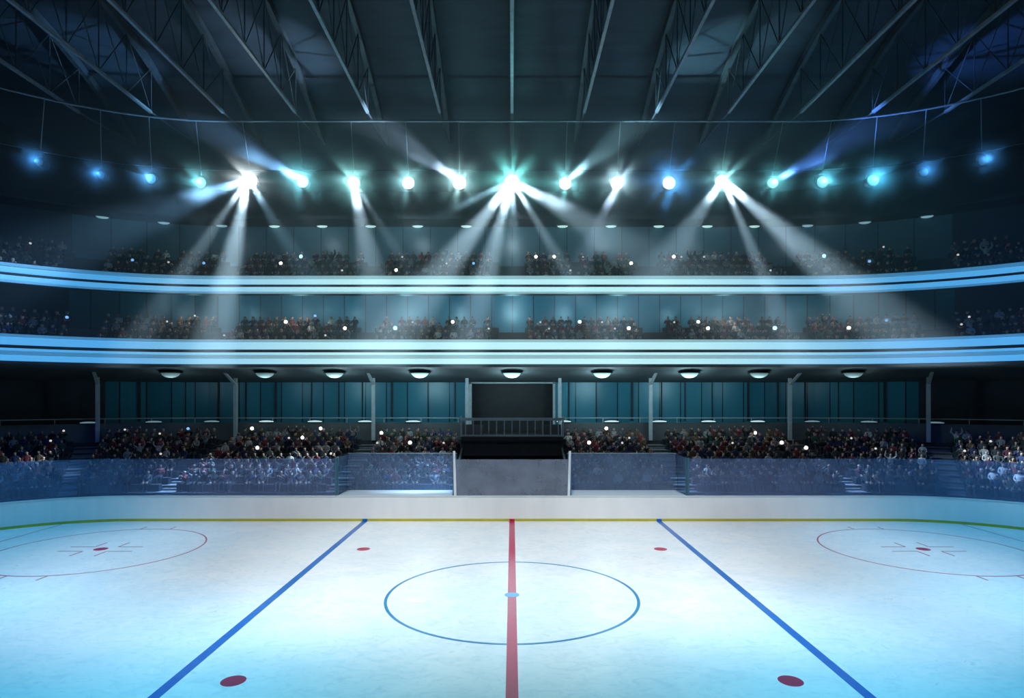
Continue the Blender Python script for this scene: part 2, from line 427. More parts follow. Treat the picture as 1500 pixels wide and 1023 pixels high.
for sx in (-1, 1):
    child('side_panel', MB().box(*sorted((sx*2.05, sx*3.5)), 44.0, 44.03, 4.36, 5.15), M['soffit'], rl)
    child('corner_post', MB().box(sx*3.62-.07, sx*3.62+.07, 43.88, 44.02, 4.28, 5.75), M['rail'], rl)
tag(rl, 'grey balustrade across the deck above the dark tunnel mouth', 'railing')

# low wall and rail behind the last row
lw = MB()
for a, c in ((-SE, -3.62), (3.62, SE)): sweep(lw, [(21.0, 3.75), (21.0, 5.12), (21.12, 5.12), (21.12, 3.75)], a, c)
tag(lw.build('wall_low', M['soffit']), kind='structure', label='low grey wall behind the last row of the lower stand')
for sg, word in ((-1, 'left'), (1, 'right')):
    a, c = sorted((sg*3.62, sg*(XS+ARC_L*1.2)))
    h = empty('handrail', (sg*14, YC+21.05, 5.12))
    child('rail', sweep(MB(), [(21.03, 5.44), (21.03, 5.52), (21.1, 5.52), (21.1, 5.44)], a, c), M['rail'], h)
    pm = 0
    s = sg*4.2
    while abs(s) < XS+ARC_L*1.1:
        child('upright', sweep(MB(), [(21.04, 5.12), (21.04, 5.44), (21.09, 5.44), (21.09, 5.12)], s-.03, s+.03), M['rail'], h); s += sg*2.9
    tag(h, f'thin teal handrail on the low wall {word} of the tunnel', 'handrail')
m_ledge = emit('ledge_lamp_glow', (.6, .85, .9), .75)
m_ledge2 = emit('ledge_lamp_faint_glow', (.35, .6, .7), .3)
for k, x in enumerate([130, 225, 310, 390, 461, 535, 605, 826, 896, 966, 1038, 1110, 1190, 1273, 1370]):
    s = s_of_px(x, 20.95); p = pt(s, 20.97, 5.13); q = empty('ledge_lamp', p)
    a = path(s); q.rotation_euler.z = -math.atan2(a[2], a[3])
    MB().box(-.62, .62, -.05, .05, 0, .03).build('base', M['housing'], q)
    MB().tube([(-.55, 0, .065), (-.3, 0, .085), (0, 0, .09), (.3, 0, .085), (.55, 0, .065)], [.03, .055, .065, .055, .03], 8).build('lens', m_ledge if 330 < x < 1160 else m_ledge2, q, True)
    side = 'left' if x < 750 else 'right'
    n_ = [v for v in ([605, 535, 461, 390, 310, 225, 130] if x < 750 else [826, 896, 966, 1038, 1110, 1190, 1273, 1370])].index(x)+1
    o_ = ['first', 'second', 'third', 'fourth', 'fifth', 'sixth', 'seventh', 'eighth'][n_-1]
    tag(q, f'small slim lamp on the low wall, {o_} {side} of the tunnel', 'lamp', 'slim lamps along the low wall')

# back wall of the lower concourse, door, mullions
bw = MB(); sweep(bw, [(22.8, 3.75), (22.8, 8.6), (23.0, 8.6), (23.0, 3.75)], -(XS+9), -3.25); sweep(bw, [(22.8, 3.75), (22.8, 8.6), (23.0, 8.6), (23.0, 3.75)], 3.3, XS+9)
tag(bw.build('wall_back', M['suite']), kind='structure', label='teal panelled wall behind the lower stand')
for sg in (-1, 1):
    a, c = sorted((sg*(XS+9), sg*SE)); tag(sweep(MB(), [(22.8, 3.75), (22.8, 8.6), (23.0, 8.6), (23.0, 3.75)], a, c).build('wall_corner', M['dark']), kind='structure', label='dark wall at the corner of the lower stand')
d = MB().box(-3.25, 3.3, 50.9, 51.0, 4.28, 8.3); d.box(-3.35, -3.25, 50, 51, 4.28, 8.6); d.box(3.3, 3.4, 50, 51, 4.28, 8.6); d.box(-3.35, 3.4, 50, 51, 8.2, 8.6); d.box(-3.35, 3.4, 50, 51, 4.1, 4.28)
tag(d.build('door_1', M['black']), kind='structure', label='wide dark doorway above the tunnel')
fr = MB().box(-3.5, -3.25, 49.9, 50.0, 4.28, 8.3); fr.box(3.3, 3.5, 49.9, 50.0, 4.28, 8.3); fr.box(-3.5, 3.5, 49.9, 50, 8.2, 8.45)
tag(fr.build('trim_1', M['post']), kind='structure', label='grey frame of the dark doorway')
k = 0
for s in [x*1.35*.999 for x in range(-19, 20)]:
    if abs(s) < 3.6: continue
for sg in (-1, 1):
    mu = MB(); s = 4.6
    i = 0
    while s < XS+8:
        wd = (.05, .03, .08, .04)[i % 4]
        sweep(mu, [(22.7, 5.2), (22.7, 8.5), (22.8, 8.5), (22.8, 5.2)], sg*s-wd, sg*s+wd); s += (2.2, 2.9, 2.4, 1.9)[i % 4]; i += 1
    tag(mu.build('trim_2', M['dark']), kind='structure', label='dark upright bars on the teal wall behind the lower stand')

# soffit under the lower balcony
so = sweep(MB(), [(15.95, 9.33), (22.8, 8.3), (22.8, 8.6), (16.0, 9.6)], -SE, SE)
tag(so.build('ceiling_lower', M['soffit']), kind='structure', label='grey underside of the lower balcony')

# posts that carry the balcony, their heads leaning out
POSTS = [(143, 'at the far left, before the dark corner'), (345, 'second from the left, over the second block'), (547, 'between the left penalty box and the teal wall'), (684, 'just left of the dark doorway'),
         (820, 'just right of the dark doorway'), (953, 'over the crowd block right of the tunnel'), (1157, 'second from the right end'), (1360, 'at the far right, before the dark corner')]
for x, wd in POSTS:
    s = s_of_px(x, 20.7)
    a = path(s); p = pt(s, 20.7, 3.75)
    q = empty('support_post', p, -math.atan2(a[2], a[3]))
    zb = 0.0 if abs(s) > 3.6 else .53
    q2 = MB().box(-.13, .13, -.1, .1, zb, 4.35).build('shaft', M['post'], q)
    if abs(s) > 3.9: MB().hexa([(-.12, -.1, 4.3), (.12, -.1, 4.3), (.12, .1, 4.3), (-.12, .1, 4.3), (-.1, -2.0, 5.22), (.1, -2.0, 5.22), (.1, -1.75, 5.22), (-.1, -1.75, 5.22)]).build('bracket', M['post'], q)
    MB().box(-.12, .12, -.09, .09, 4.35, 4.83).build('head', M['post'], q)
    tag(q, f'grey balcony support post {wd}', 'post', 'posts behind the lower crowd')

# domed lamps under the balcony
DOME = [(250, .12), (388, .2), (490, .5), (615, .85), (750, 1.0), (882, .9), (1010, .75), (1112, .25), (1250, .15)]
for k, (x, e) in enumerate(DOME):
    s = s_of_px(x, 18.1); a = path(s); zc = 8.93
    q = empty('dome_lamp', pt(s, 18.1, zc), -math.atan2(a[2], a[3]))
    MB().lathe([(.78, -.08), (.8, -.03), (.7, .03), (.2, .06)], (0, 0, 0), seg=24).build('rim', M['housing'], q, True)
    mm = emit('dome_glow', (.42, .82, .8), .1+.95*e*e)
    MB().lathe([(.12, -.42), (.32, -.38), (.5, -.28), (.6, -.16), (.64, -.085)], (0, 0, 0), seg=24).build('diffuser', mm, q, True)
    l = point('dome_light', pt(s, 18.1, zc-.9), 420*e, (.55, .9, 1), .8)
    o_ = ['far left', 'second from the left', 'third from the left', 'fourth from the left', 'middle', 'fourth from the right', 'third from the right', 'second from the right', 'far right'][k]
    tag(q, f'round domed ceiling lamp under the balcony, {o_} of its row' if k != 4 else 'round domed ceiling lamp under the balcony, straight above the dark doorway', 'lamp', 'domed lamps under the balcony')

# ------------------------------------------------------------------ balconies: fronts and light bands
def zat(y, D): return EYE+(HY-y)*D/F
b1 = sweep(MB(), [(15.95, zat(537, 43)), (15.95, zat(497, 43)), (16.15, zat(497, 43)), (16.4, 9.9), (16.4, 9.33)], -SE, SE)
tag(b1.build('balcony_lower', M['dark']), kind='structure', label='dark curved front of the lower balcony')
b2 = sweep(MB(), [(17.95, zat(430, 45)), (17.95, zat(403, 45)), (18.15, zat(403, 45)), (18.4, 15.0), (18.4, zat(430, 45))], -SE, SE)
tag(b2.build('balcony_upper', M['dark']), kind='structure', label='dark curved front of the upper balcony')
def band(r, y0, y1, D, mname, label, cat='light band', name='light_band', depth=.04):
    z1, z0 = zat(y0, D), zat(y1, D); h = (z1-z0)
    pr = [(r, z0), (r-depth, z0+h*.2), (r-depth, z1-h*.2), (r, z1)]
    o = sweep(MB(), pr, -SE, SE).build(name, M[mname]); tag(o, label, cat, 'bands on the balcony fronts')
band(17.95, 403.5, 408.5, 45, 'trimglow', 'faint teal top edge strip of the upper balcony front', name='edge_strip', depth=.05, cat='strip')
band(17.95, 408.7, 416.5, 45, 'led', 'upper of the two bright cyan light bands on the upper balcony')
band(17.95, 420, 427, 45, 'led', 'lower of the two bright cyan light bands on the upper balcony')
band(17.95, 427.2, 430, 45, 'trimglow', 'faint teal bottom edge strip of the upper balcony front', name='edge_strip', depth=.05, cat='strip')
band(15.95, 497.3, 501, 43, 'trimglow', 'faint teal top edge strip of the lower balcony front', name='edge_strip', depth=.05, cat='strip')
band(15.95, 501.2, 512, 43, 'led', 'broad top cyan light band on the lower balcony front')
band(15.95, 516.3, 520, 43, 'led', 'thin middle cyan light band on the lower balcony front')
band(15.95, 520.3, 525, 43, 'trimglow', 'soft teal strip between the two lowest bands of the lower balcony', name='edge_strip', depth=.05, cat='strip')
band(15.95, 525.3, 533.5, 43, 'led', 'bottom cyan light band on the lower balcony front')

# ------------------------------------------------------------------ middle and upper stands
def tier(name, r0, z0, rise, n, rback, zw0, zw1, wallmat, lab):
    lo = 1.0 if name == 'middle' else .45
    pr = [(r0-.7, z0-lo), (r0-.7, z0)]
    for i in range(n):
        r = r0+1.1*i
        if i: pr += [(r-.62, pr[-1][1]), (r-.62, z0+rise*i)]
    pr += [(rback, z0+rise*(n-1)), (rback, z0+rise*(n-1)-.3), (r0+.5, z0-lo)]
    tag(sweep(MB(), pr, -SE, SE).build('stand_'+name, M['concrete']), kind='structure', label=f'stepped concrete of the {lab} stand')
    bb = MB()
    for i in range(n):
        r = r0+1.1*i; z = z0+rise*i
        for a, c in spans(-SE, SE, AIS2): sweep(bb, [(r-.08, z), (r-.08, z+.43), (r+.3, z+.43), (r+.3, z)], a, c)
    tag(bb.build('stand_benches', M['dark']), kind='structure', label=f'dark benches of the {lab} stand')
    wm = sweep(MB(), [(rback, zw0), (rback, zw1), (rback+.2, zw1), (rback+.2, zw0)], -(XS+11), XS+11)
    tag(wm.build('wall_back', M[wallmat]), kind='structure', label=f'panelled wall behind the {lab} crowd')
    for sg in (-1, 1):
        a, c = sorted((sg*(XS+11), sg*SE))
        tag(sweep(MB(), [(rback, zw0), (rback, zw1), (rback+.2, zw1), (rback+.2, zw0)], a, c).build('wall_corner', M['dark']), kind='structure', label=f'dark wall at the corner of the {lab} stand')
AIS2 = [(-21.6, .8), (-10.8, .8), (0, 1.0), (10.8, .8), (21.6, .8), (-31.2, .9), (31.2, .9)]
tier('middle', 16.9, 10.2, .6, 4, 22.8, 11.5, 15.6, 'suite', 'middle')
tier('upper', 18.9, 15.2, .75, 4, 24.8, 16.8, 21.6, 'suite2', 'upper')
tag(sweep(MB(), [(18.45, 14.7), (22.8, 15.55), (22.8, 15.75), (18.45, 14.9)], -SE, SE).build('ceiling_middle', M['soffit']), kind='structure', label='underside of the upper balcony')
tag(sweep(MB(), [(23.0, 21.6), (24.8, 21.45), (25.2, 21.45), (25.2, 28.5), (24.8, 28.5), (24.8, 21.9), (23.0, 21.9)], -SE, SE).build('wall_top', M['black']), kind='structure', label='black wall and ledge above the upper stand')
tag(sweep(MB(), [(25.5, -.25), (25.5, 32), (25.7, 32), (25.7, -.25)], -S_END, S_END).build('wall_outer', M['black']), kind='structure', label='dark outer wall of the arena')
m_cl = emit('small_lamp_glow', (.5, .85, .8), .9); m_cl2 = emit('small_lamp_blue_glow', (.3, .6, .75), .55)
CL = [150, 240, 325, 402, 472, 543, 612, 683, 824, 895, 965, 1036, 1105, 1183, 1267, 1358]
for k, x in enumerate(CL):
    s = s_of_px(x, 24.4); a = path(s); q = empty('ceiling_lamp', pt(s, 24.4, 21.4), -math.atan2(a[2], a[3]))
    MB().box(-.5, .5, -.2, .2, .0, .1).build('housing', M['housing'], q)
    n0 = MB(); n0.lathe([(.12, -.13), (.3, -.1), (.42, -.04), (.44, 0)], (0, 0, 0), seg=16); n0.v = [(v[0], v[1]*.5, v[2]) for v in n0.v]
    n0.build('lens', m_cl if 380 < x < 1120 else m_cl2, q, True)
    o_ = ['first', 'second', 'third', 'fourth', 'fifth', 'sixth', 'seventh', 'eighth'][k if k < 8 else 15-k]
    tag(q, f'small oval lamp under the ledge above the upper crowd, {o_} from the {"left" if k < 8 else "right"} end', 'lamp', 'small lamps above the upper crowd')

for x in (-24, -16, -8, 0, 8, 16, 24):
    e_ = 1-abs(x)/34
    point('ledge_fill', pt(x, 21.3, 20.7), 230*e_, (.6, .85, 1), .4)  # added points ahead of the ceiling lamps, brightening upper wall and crowd
    point('balcony_fill', pt(x, 19.5, 14.5), 190*e_, (.4, .85, 1), .6)  # unseen fill added behind the middle crowd

for x in (-24, -16, -8, 0, 8, 16, 24):
    spot('seat_fill', pt(x, 18.7, 14.45), pt(x, 18.6, 11), 150, (1, .85, .75), 150, .6, .15)  # added warm fill for the middle crowd, without a fixture
for k in range(13):
    x = -26.4+4.4*k
    spot('balcony_fill', pt(x, 19.9, 14.1), pt(x, 22.8, 14.4), 190*(1-abs(x)/36), (.45, .82, 1), 150, 1.0, .3)  # unseen wall washers added to brighten the teal wall

# ------------------------------------------------------------------ roof, trusses, rings
def zr(y):
    T = [(0, 32.2), (20, 32.0), (28, 31.6), (36, 30.75), (40, 29.8), (44.4, 28.1), (50, 25.4), (54, 23.2)]
    for (a, za), (b_, zb) in zip(T, T[1:]):
        if y <= b_: return za+(zb-za)*max(0, (y-a))/(b_-a)
    return T[-1][1]
rf = MB(); ys = [0, 8, 14, 20, 24, 28, 32, 36, 38, 40, 42.5, 44.4, 47, 50, 53]
for x0 in range(-48, 48, 8):
    for ya, yb in zip(ys, ys[1:]):
        rf.hexa([(x0, ya, zr(ya)+.1), (x0+8, ya, zr(ya)+.1), (x0+8, yb, zr(yb)+.1), (x0, yb, zr(yb)+.1),
                 (x0, ya, zr(ya)+.25), (x0+8, ya, zr(ya)+.25), (x0+8, yb, zr(yb)+.25), (x0, yb, zr(yb)+.25)])
tag(rf.build('ceiling', M['roof']), kind='structure', label='dark blue vaulted roof of the arena')
words = {0: 'straight above the centre line', 1: 'first', 2: 'second', 3: 'third', 4: 'fourth', 5: 'fifth', 6: 'sixth'}
T0 = 26.0
for kk in range(-6, 7):
    X = kk*4.79; yend = 41.0
    q = empty('roof_truss', (X, yend, T0))
    y0 = 12.0
    MB().box(-.085, .085, y0-yend, 0, -.085, .085).build('lower_chord', M['steel'], q)
    u = MB(); yy = [12, 16, 20, 24, 28, 32, 35, 37, 39, 41, 43, 45, 47]
    for ya, yb in zip(yy, yy[1:]):
        za, zb = zr(ya)-.35-T0, zr(yb)-.35-T0
        u.hexa([(-.15, ya-yend, za-.2), (.15, ya-yend, za-.2), (.15, yb-yend, zb-.2), (-.15, yb-yend, zb-.2),
                (-.15, ya-yend, za+.3), (.15, ya-yend, za+.3), (.15, yb-yend, zb+.3), (-.15, yb-yend, zb+.3)])
    u.build('upper_chord', M['darksteel'], q)
    wv = MB(); y = yend
    i = 0
    while y > 13:
        zt = zr(y)-.5-T0
        wv.tube([(0, y-yend, 0), (0, y-yend, zt)], .035, 5)
        y2 = y-2.6
        wv.tube([(0, y-yend, 0), (0, y2-yend, zr(y2)-.5-T0)], .03, 5)
        wv.tube([(0, y2-yend, 0), (0, y-yend, zt)], .03, 5)
        y = y2; i += 1
    wv.tube([(0, 0, 0), (0, 6, zr(47)-.5-T0)], .06, 5)
    wv.build('lattice', M['darksteel'], q)
    if kk == 0: lab = 'steel roof truss straight above the centre line'
    else: lab = f'steel roof truss, {words[abs(kk)]} to the {"left" if kk < 0 else "right"} of the central truss'
    tag(q, lab, 'roof truss', 'roof trusses')
RXS, RYC, RR = 19.5, 25.0, 17.0
def ring_pt(x, z_of_y=None):
    lo, hi = -(RXS+ARC_L*1.4), RXS+ARC_L*1.4; t = (x-CX)/F
    for _ in range(50):
        mid = (lo+hi)/2; p = pt(mid, RR, 0, RXS, RYC)
        if p.x/p.y < t: lo = mid
        else: hi = mid
    return mid
def ringtube(r, z): 
    ss = samples(-(RXS+ARC_L*1.5), RXS+ARC_L*1.5, RXS); return MB().tube([pt(s, RR, z, RXS, RYC) for s in ss], r, 8)
tag(ringtube(.065, 25.85).build('suspension_ring', M['steel'], None, True), 'upper thin steel pipe that curves round under the roof trusses', 'pipe')
tag(ringtube(.04, 22.5).build('suspension_ring', M['darksteel'], None, True), 'lower faint steel pipe behind the row of floodlights', 'pipe')

# ------------------------------------------------------------------ hanging floodlights with their beams
W = (1, 1, 1); AQ = (.35, .95, .88); CY = (.15, .7, .8); BL = (.05, .28, .75); PW = (.8, 1, 1)
# column, row, top of cable column, colour of lens, lens glow, colour of halo, halo power, radius
LAMPS = [(57, 237, 65, (.06, .2, .42), .9, BL, 260, .26), (147, 257, 147, (.05, .2, .5), .9, BL, 260, .26), (221, 262, 218, (.09, .4, .7), 1.0, (.1, .4, .9), 420, .33),
         (294, 268, 287, (.35, .8, .72), 1.1, CY, 600, .36), (366, 265, 355, W, 6, (.8, .95, 1), 1100, .5), (443, 266, 436, (.55, 1, .95), 2, (.2, .8, .95), 1100, .42),
         (518, 268, 514, (.7, 1, 1), 2.5, (.35, .95, .95), 1100, .42), (598, 268, 594, W, 4, (.3, .8, .85), 800, .4), (673, 268, 672, W, 5, (.5, .95, 1), 1000, .44),
         (750, 267, 750, (.85, 1, 1), 6, (.2, 1, .92), 2000, .5), (828, 269, 831, W, 4, (.25, .9, .95), 1000, .4), (904, 268, 909, W, 4.5, (.5, .9, 1), 950, .42),
         (980, 268, 989, (.9, 1, 1), 4, (.06, .4, 1), 1300, .42), (1057, 266, 1068, (.8, 1, 1), 5, (.3, .9, .95), 1000, .42), (1132, 268, 1147, (.4, .9, .82), 1.2, CY, 650, .36),
         (1205, 267, 1218, (.3, .8, .8), 1.1, (.12, .65, .85), 650, .38), (1279, 264, 1285, (.2, .75, .8), 1.1, (.08, .55, .95), 850, .38), (1353, 252, 1357, (.05, .2, .45), .9, BL, 280, .282), (1440, 235, 1437, (.06, .22, .45), .9, BL, 280, .284)]
HALO = 0.11; BEAM = 110.0
def star(l):
    """lens starburst put into the lamp: its emission varies by angle in rays"""
    l.use_nodes = True; nt = l.node_tree; N = nt.nodes; L = nt.links; e = N['Emission']  # rays imitate a starburst of the lens
    g = N.new('ShaderNodeNewGeometry'); sp = N.new('ShaderNodeSeparateXYZ'); L.new(g.outputs['Incoming'], sp.inputs[0])
    at = N.new('ShaderNodeMath'); at.operation = 'ARCTAN2'; L.new(sp.outputs[2], at.inputs[0]); L.new(sp.outputs[0], at.inputs[1])
    out = None
    for kf, ph, pw, am in ((8, .4, 6, 1.0), (5, 1.3, 8, .8)):
        a = N.new('ShaderNodeMath'); a.operation = 'MULTIPLY_ADD'; a.inputs[1].default_value = kf/2; a.inputs[2].default_value = ph; L.new(at.outputs[0], a.inputs[0])
        c = N.new('ShaderNodeMath'); c.operation = 'COSINE'; L.new(a.outputs[0], c.inputs[0])
        d = N.new('ShaderNodeMath'); d.operation = 'ABSOLUTE'; L.new(c.outputs[0], d.inputs[0])
        p = N.new('ShaderNodeMath'); p.operation = 'POWER'; p.inputs[1].default_value = pw; L.new(d.outputs[0], p.inputs[0])
        q = N.new('ShaderNodeMath'); q.operation = 'MULTIPLY'; q.inputs[1].default_value = am; L.new(p.outputs[0], q.inputs[0])
        if out is None: out = q
        else:
            s = N.new('ShaderNodeMath'); s.operation = 'ADD'; L.new(out.outputs[0], s.inputs[0]); L.new(q.outputs[0], s.inputs[1]); out = s
    f = N.new('ShaderNodeMath'); f.operation = 'MULTIPLY_ADD'; f.inputs[1].default_value = 3.2; f.inputs[2].default_value = .12; L.new(out.outputs[0], f.inputs[0])
    L.new(f.outputs[0], e.inputs['Strength'])
LP = {}
lenses = {}
for k, (x, y, xt, lc, le, hc, hp, rad) in enumerate(LAMPS):
    s = ring_pt(x); p = pt(s, RR, 0, RXS, RYC); D = p.y; c = px(x, y, D); LP[x] = c
    q = empty('floodlight', c)
    tp = pt(ring_pt(xt), RR, 25.8, RXS, RYC)-c
    MB().tube([(0, .1, .5), tp], .03, 5).build('cable', M['cable'], q)
    MB().lathe([(rad*.55, .75), (rad*.9, .5), (rad*1.08, .1), (rad*1.08, .02), (rad*1.02, .02)], (0, 0, 0), 'y', 20).build('housing', M['housing'], q, True)
    m = emit('floodlight_glow', lc, le if le > .95 else .55, (.01, .01, .01))
    MB().lathe([(rad*1.0, .03), (rad*.9, -.06), (rad*.6, -.13), (rad*.2, -.16)], (0, 0, 0), 'y', 20).build('lens', m, q, True)
    MB().tube([(-rad*1.1, .3, 0), (-rad*1.1, .2, rad*1.2), (0, .1, rad*1.2+.12), (rad*1.1, .2, rad*1.2), (rad*1.1, .3, 0)], .03, 5).build('yoke', M['housing'], q)
    l = point('floodlight_halo', c+Vector((0, -.34, 0)), hp*HALO, hc, .1); star(l.data)
    o_ = words[k+1] if k < 6 else None
    cw = 'dim blue' if le < .95 else ('cyan' if le < 1.5 else 'bright white')
    if k < 9: pos = ['outermost on the left', 'second from the left end', 'third from the left end', 'fourth from the left end', 'fifth from the left end', 'sixth from the left end', 'seventh from the left end', 'second left of the central one', 'next left of the central one'][k]
    elif k == 9: pos = 'at the centre above the red line'
    else: pos = ['outermost on the right', 'second from the right end', 'third from the right end', 'fourth from the right end', 'fifth from the right end', 'sixth from the right end', 'seventh from the right end', 'second right of the central one', 'next right of the central one'][18-k]
    tag(q, f'{cw} floodlight hanging from a thin cable, {pos}', 'floodlight', 'row of hanging floodlights')
def beam(x, ex, ey, deg, power, col=(.75, .88, 1), dy=-.12, blend=.5):
    c = LP[x]; e = Vector(((ex-x), 0, -(ey-[l for l in LAMPS if l[0] == x][0][1]))); L_ = e.length; e.y = dy*L_
    spot('floodlight_beam', c+Vector((0, -.3, 0)), c+e*.1, power*BEAM*(1.0 if deg > 20 else 1.4), col, deg*(1.0 if deg > 20 else 1.35), blend, .15)
WB = (.55, .82, 1); BB = (.3, .6, 1); 
for a in [(366, 292, 385, 8, 900, WB), (366, 335, 480, 13, 1800, WB, -.13), (366, 180, 345, 24, 500, (.25, .55, .95)), (366, 450, 395, 11, 260, (.4, .75, 1)),
          (518, 548, 400, 17, 600, WB), (518, 600, 395, 8, 260, WB), (750, 570, 365, 8, 300, (.4, .8, 1)), (750, 652, 400, 15, 1600, WB, -.1), (750, 705, 440, 13, 1400, WB),
          (750, 755, 420, 11, 300, (.5, .8, 1)), (750, 820, 388, 8, 900, WB), (750, 925, 375, 16, 750, WB), (904, 868, 350, 14, 280, (.5, .75, 1)),
          (1057, 1135, 480, 8, 1200, WB), (1057, 1190, 405, 13, 1700, WB, -.2), (1057, 1000, 345, 18, 420, (.5, .8, 1)),
          (443, 300, 185, 26, 330, (.2, .5, .9)), (673, 500, 150, 26, 320, (.5, .75, 1)), (828, 1000, 130, 26, 320, (.35, .75, .9)), (1132, 1320, 160, 26, 380, (.1, .3, 1))]:
    beam(*a, blend=1.0 if a[2] < 200 else 1.0)

# ------------------------------------------------------------------ thin haze in the air, and haze balls added as floodlight halos
hz = MB().box(-36, 36, 33.5, 48.5, 9.0, 25.5)
hm = bpy.data.materials.new('thin_haze'); hm.use_nodes = True; N = hm.node_tree.nodes; N.remove(N['Principled BSDF'])
vs = N.new('ShaderNodeVolumeScatter'); vs.inputs['Density'].default_value = .015; vs.inputs['Anisotropy'].default_value = 0.0
hm.node_tree.links.new(vs.outputs[0], N['Material Output'].inputs['Volume'])
tag(hz.build('haze', hm), 'thin haze that shows the beams of the floodlights', 'haze', kind='stuff')
hm2 = bpy.data.materials.new('halo_haze'); hm2.use_nodes = True; N = hm2.node_tree.nodes; L = hm2.node_tree.links; N.remove(N['Principled BSDF'])  # added haze, densest at each lamp, to give it a glow
vs = N.new('ShaderNodeVolumeScatter'); tc = N.new('ShaderNodeTexCoord'); ln = N.new('ShaderNodeVectorMath'); ln.operation = 'LENGTH'
mr = N.new('ShaderNodeMapRange'); mr.inputs[1].default_value = 1; mr.inputs[2].default_value = 0; mr.inputs[3].default_value = 0; mr.inputs[4].default_value = 1
pw = N.new('ShaderNodeMath'); pw.operation = 'POWER'; pw.inputs[1].default_value = 2.0; ml = N.new('ShaderNodeMath'); ml.operation = 'MULTIPLY'; ml.inputs[1].default_value = .85
L.new(tc.outputs['Object'], ln.inputs[0]); L.new(ln.outputs['Value'], mr.inputs[0]); L.new(mr.outputs[0], pw.inputs[0]); L.new(pw.outputs[0], ml.inputs[0])
L.new(ml.outputs[0], vs.inputs['Density']); L.new(vs.outputs[0], N['Material Output'].inputs['Volume'])
pf = MB().lathe([(math.sin(PI*i/10)+.001, -math.cos(PI*i/10)) for i in range(11)], (0, 0, 0), seg=16).build('haze', hm2)
for k, (x, y, xt, lc, le, hc, hp, rad) in enumerate(LAMPS):
    o = pf if k == 0 else pf.copy()
    if k: COL.objects.link(o)
    o.location = LP[x]+Vector((0, -.34, 0)); o.scale = (1.3+min(1.4, hp/1000),)*3
    tag(o, 'ball of denser haze added as the halo of its floodlight', 'haze', 'haze added as floodlight halos', 'stuff')

# ------------------------------------------------------------------ spectators
POSE = {
    'sit': dict(e=(.24, -.06, .74), w=(.13, -.28, .64), h=(.09, -.36, .62)),
    'clap': dict(e=(.25, -.12, .78), w=(.1, -.32, .95), h=(.03, -.36, 1.02)),
    'cheer': dict(e=(.34, -.06, 1.12), w=(.3, -.1, 1.36), h=(.29, -.12, 1.46)),
    'camera': dict(e=(.27, -.2, .92), w=(.12, -.32, 1.1), h=(.07, -.35, 1.16)),
}
def person_mesh(pose, sub):
    p = POSE[pose]; V = []; E = []; R = []
    def add(co, r, par=None):
        V.append(co); R.append(r)
        if par is not None: E.append((par, len(V)-1))
        return len(V)-1
    pel = add((0, .02, .53), (.15, .12)); wa = add((0, .03, .7), (.135, .1), pel); ch = add((0, .01, .9), (.17, .115), wa)
    ne = add((0, 0, 1.05), (.055, .055), ch); h1 = add((0, -.02, 1.11), (.075, .08), ne); h2 = add((0, -.02, 1.19), (.085, .1), h1); add((0, -.005, 1.27), (.06, .075), h2)
    for sx in (-1, 1):
        sh = add((sx*.17, .01, .96), (.065, .065), ch)
        el = add((sx*p['e'][0], p['e'][1], p['e'][2]), (.045, .045), sh)
        wr = add((sx*p['w'][0], p['w'][1], p['w'][2]), (.03, .03), el)
        add((sx*p['h'][0], p['h'][1], p['h'][2]), (.032, .026), wr)
        hp = add((sx*.1, -.06, .53), (.085, .085), pel)
        kn = add((sx*.13, -.42, .53), (.062, .062), hp)
        an = add((sx*.12, -.44, .1), (.042, .042), kn)
        add((sx*.13, -.55, .05), (.04, .035), an)
    me = bpy.data.meshes.new('tmp'); me.from_pydata(V, E, [])
    o = bpy.data.objects.new('tmp', me); COL.objects.link(o)
    sk = o.modifiers.new('s', 'SKIN'); 
    for i, r in enumerate(R): me.skin_vertices[0].data[i].radius = r
    me.skin_vertices[0].data[0].use_root = True
    sk.use_smooth_shade = True
    if sub:
        s = o.modifiers.new('u', 'SUBSURF'); s.levels = sub; s.render_levels = sub
    bpy.context.view_layer.update()
    ev = o.evaluated_get(bpy.context.evaluated_depsgraph_get()); m2 = bpy.data.meshes.new_from_object(ev)
    verts = [tuple(v.co) for v in m2.vertices]; faces = [tuple(f.vertices) for f in m2.polygons]; mi = []
    h = Vector(p['h'])
    for f in m2.polygons:
        c = f.center; ca = Vector((abs(c.x), c.y, c.z))
        if (ca-h).length < .1 and ca.y < -.05: k = 1
        elif c.z > 1.06 and abs(c.x) < .13 and c.y > -.17:
            k = 3 if (c.z > 1.235 or (c.y > 0.02 and c.z > 1.12)) else 1
        elif c.z < .12 and c.y < -.3: k = 4
        elif c.z < .62: k = 2
        else: k = 0
        mi.append(k)
    bpy.data.objects.remove(o); bpy.data.meshes.remove(me); bpy.data.meshes.remove(m2)
    return verts, faces, mi
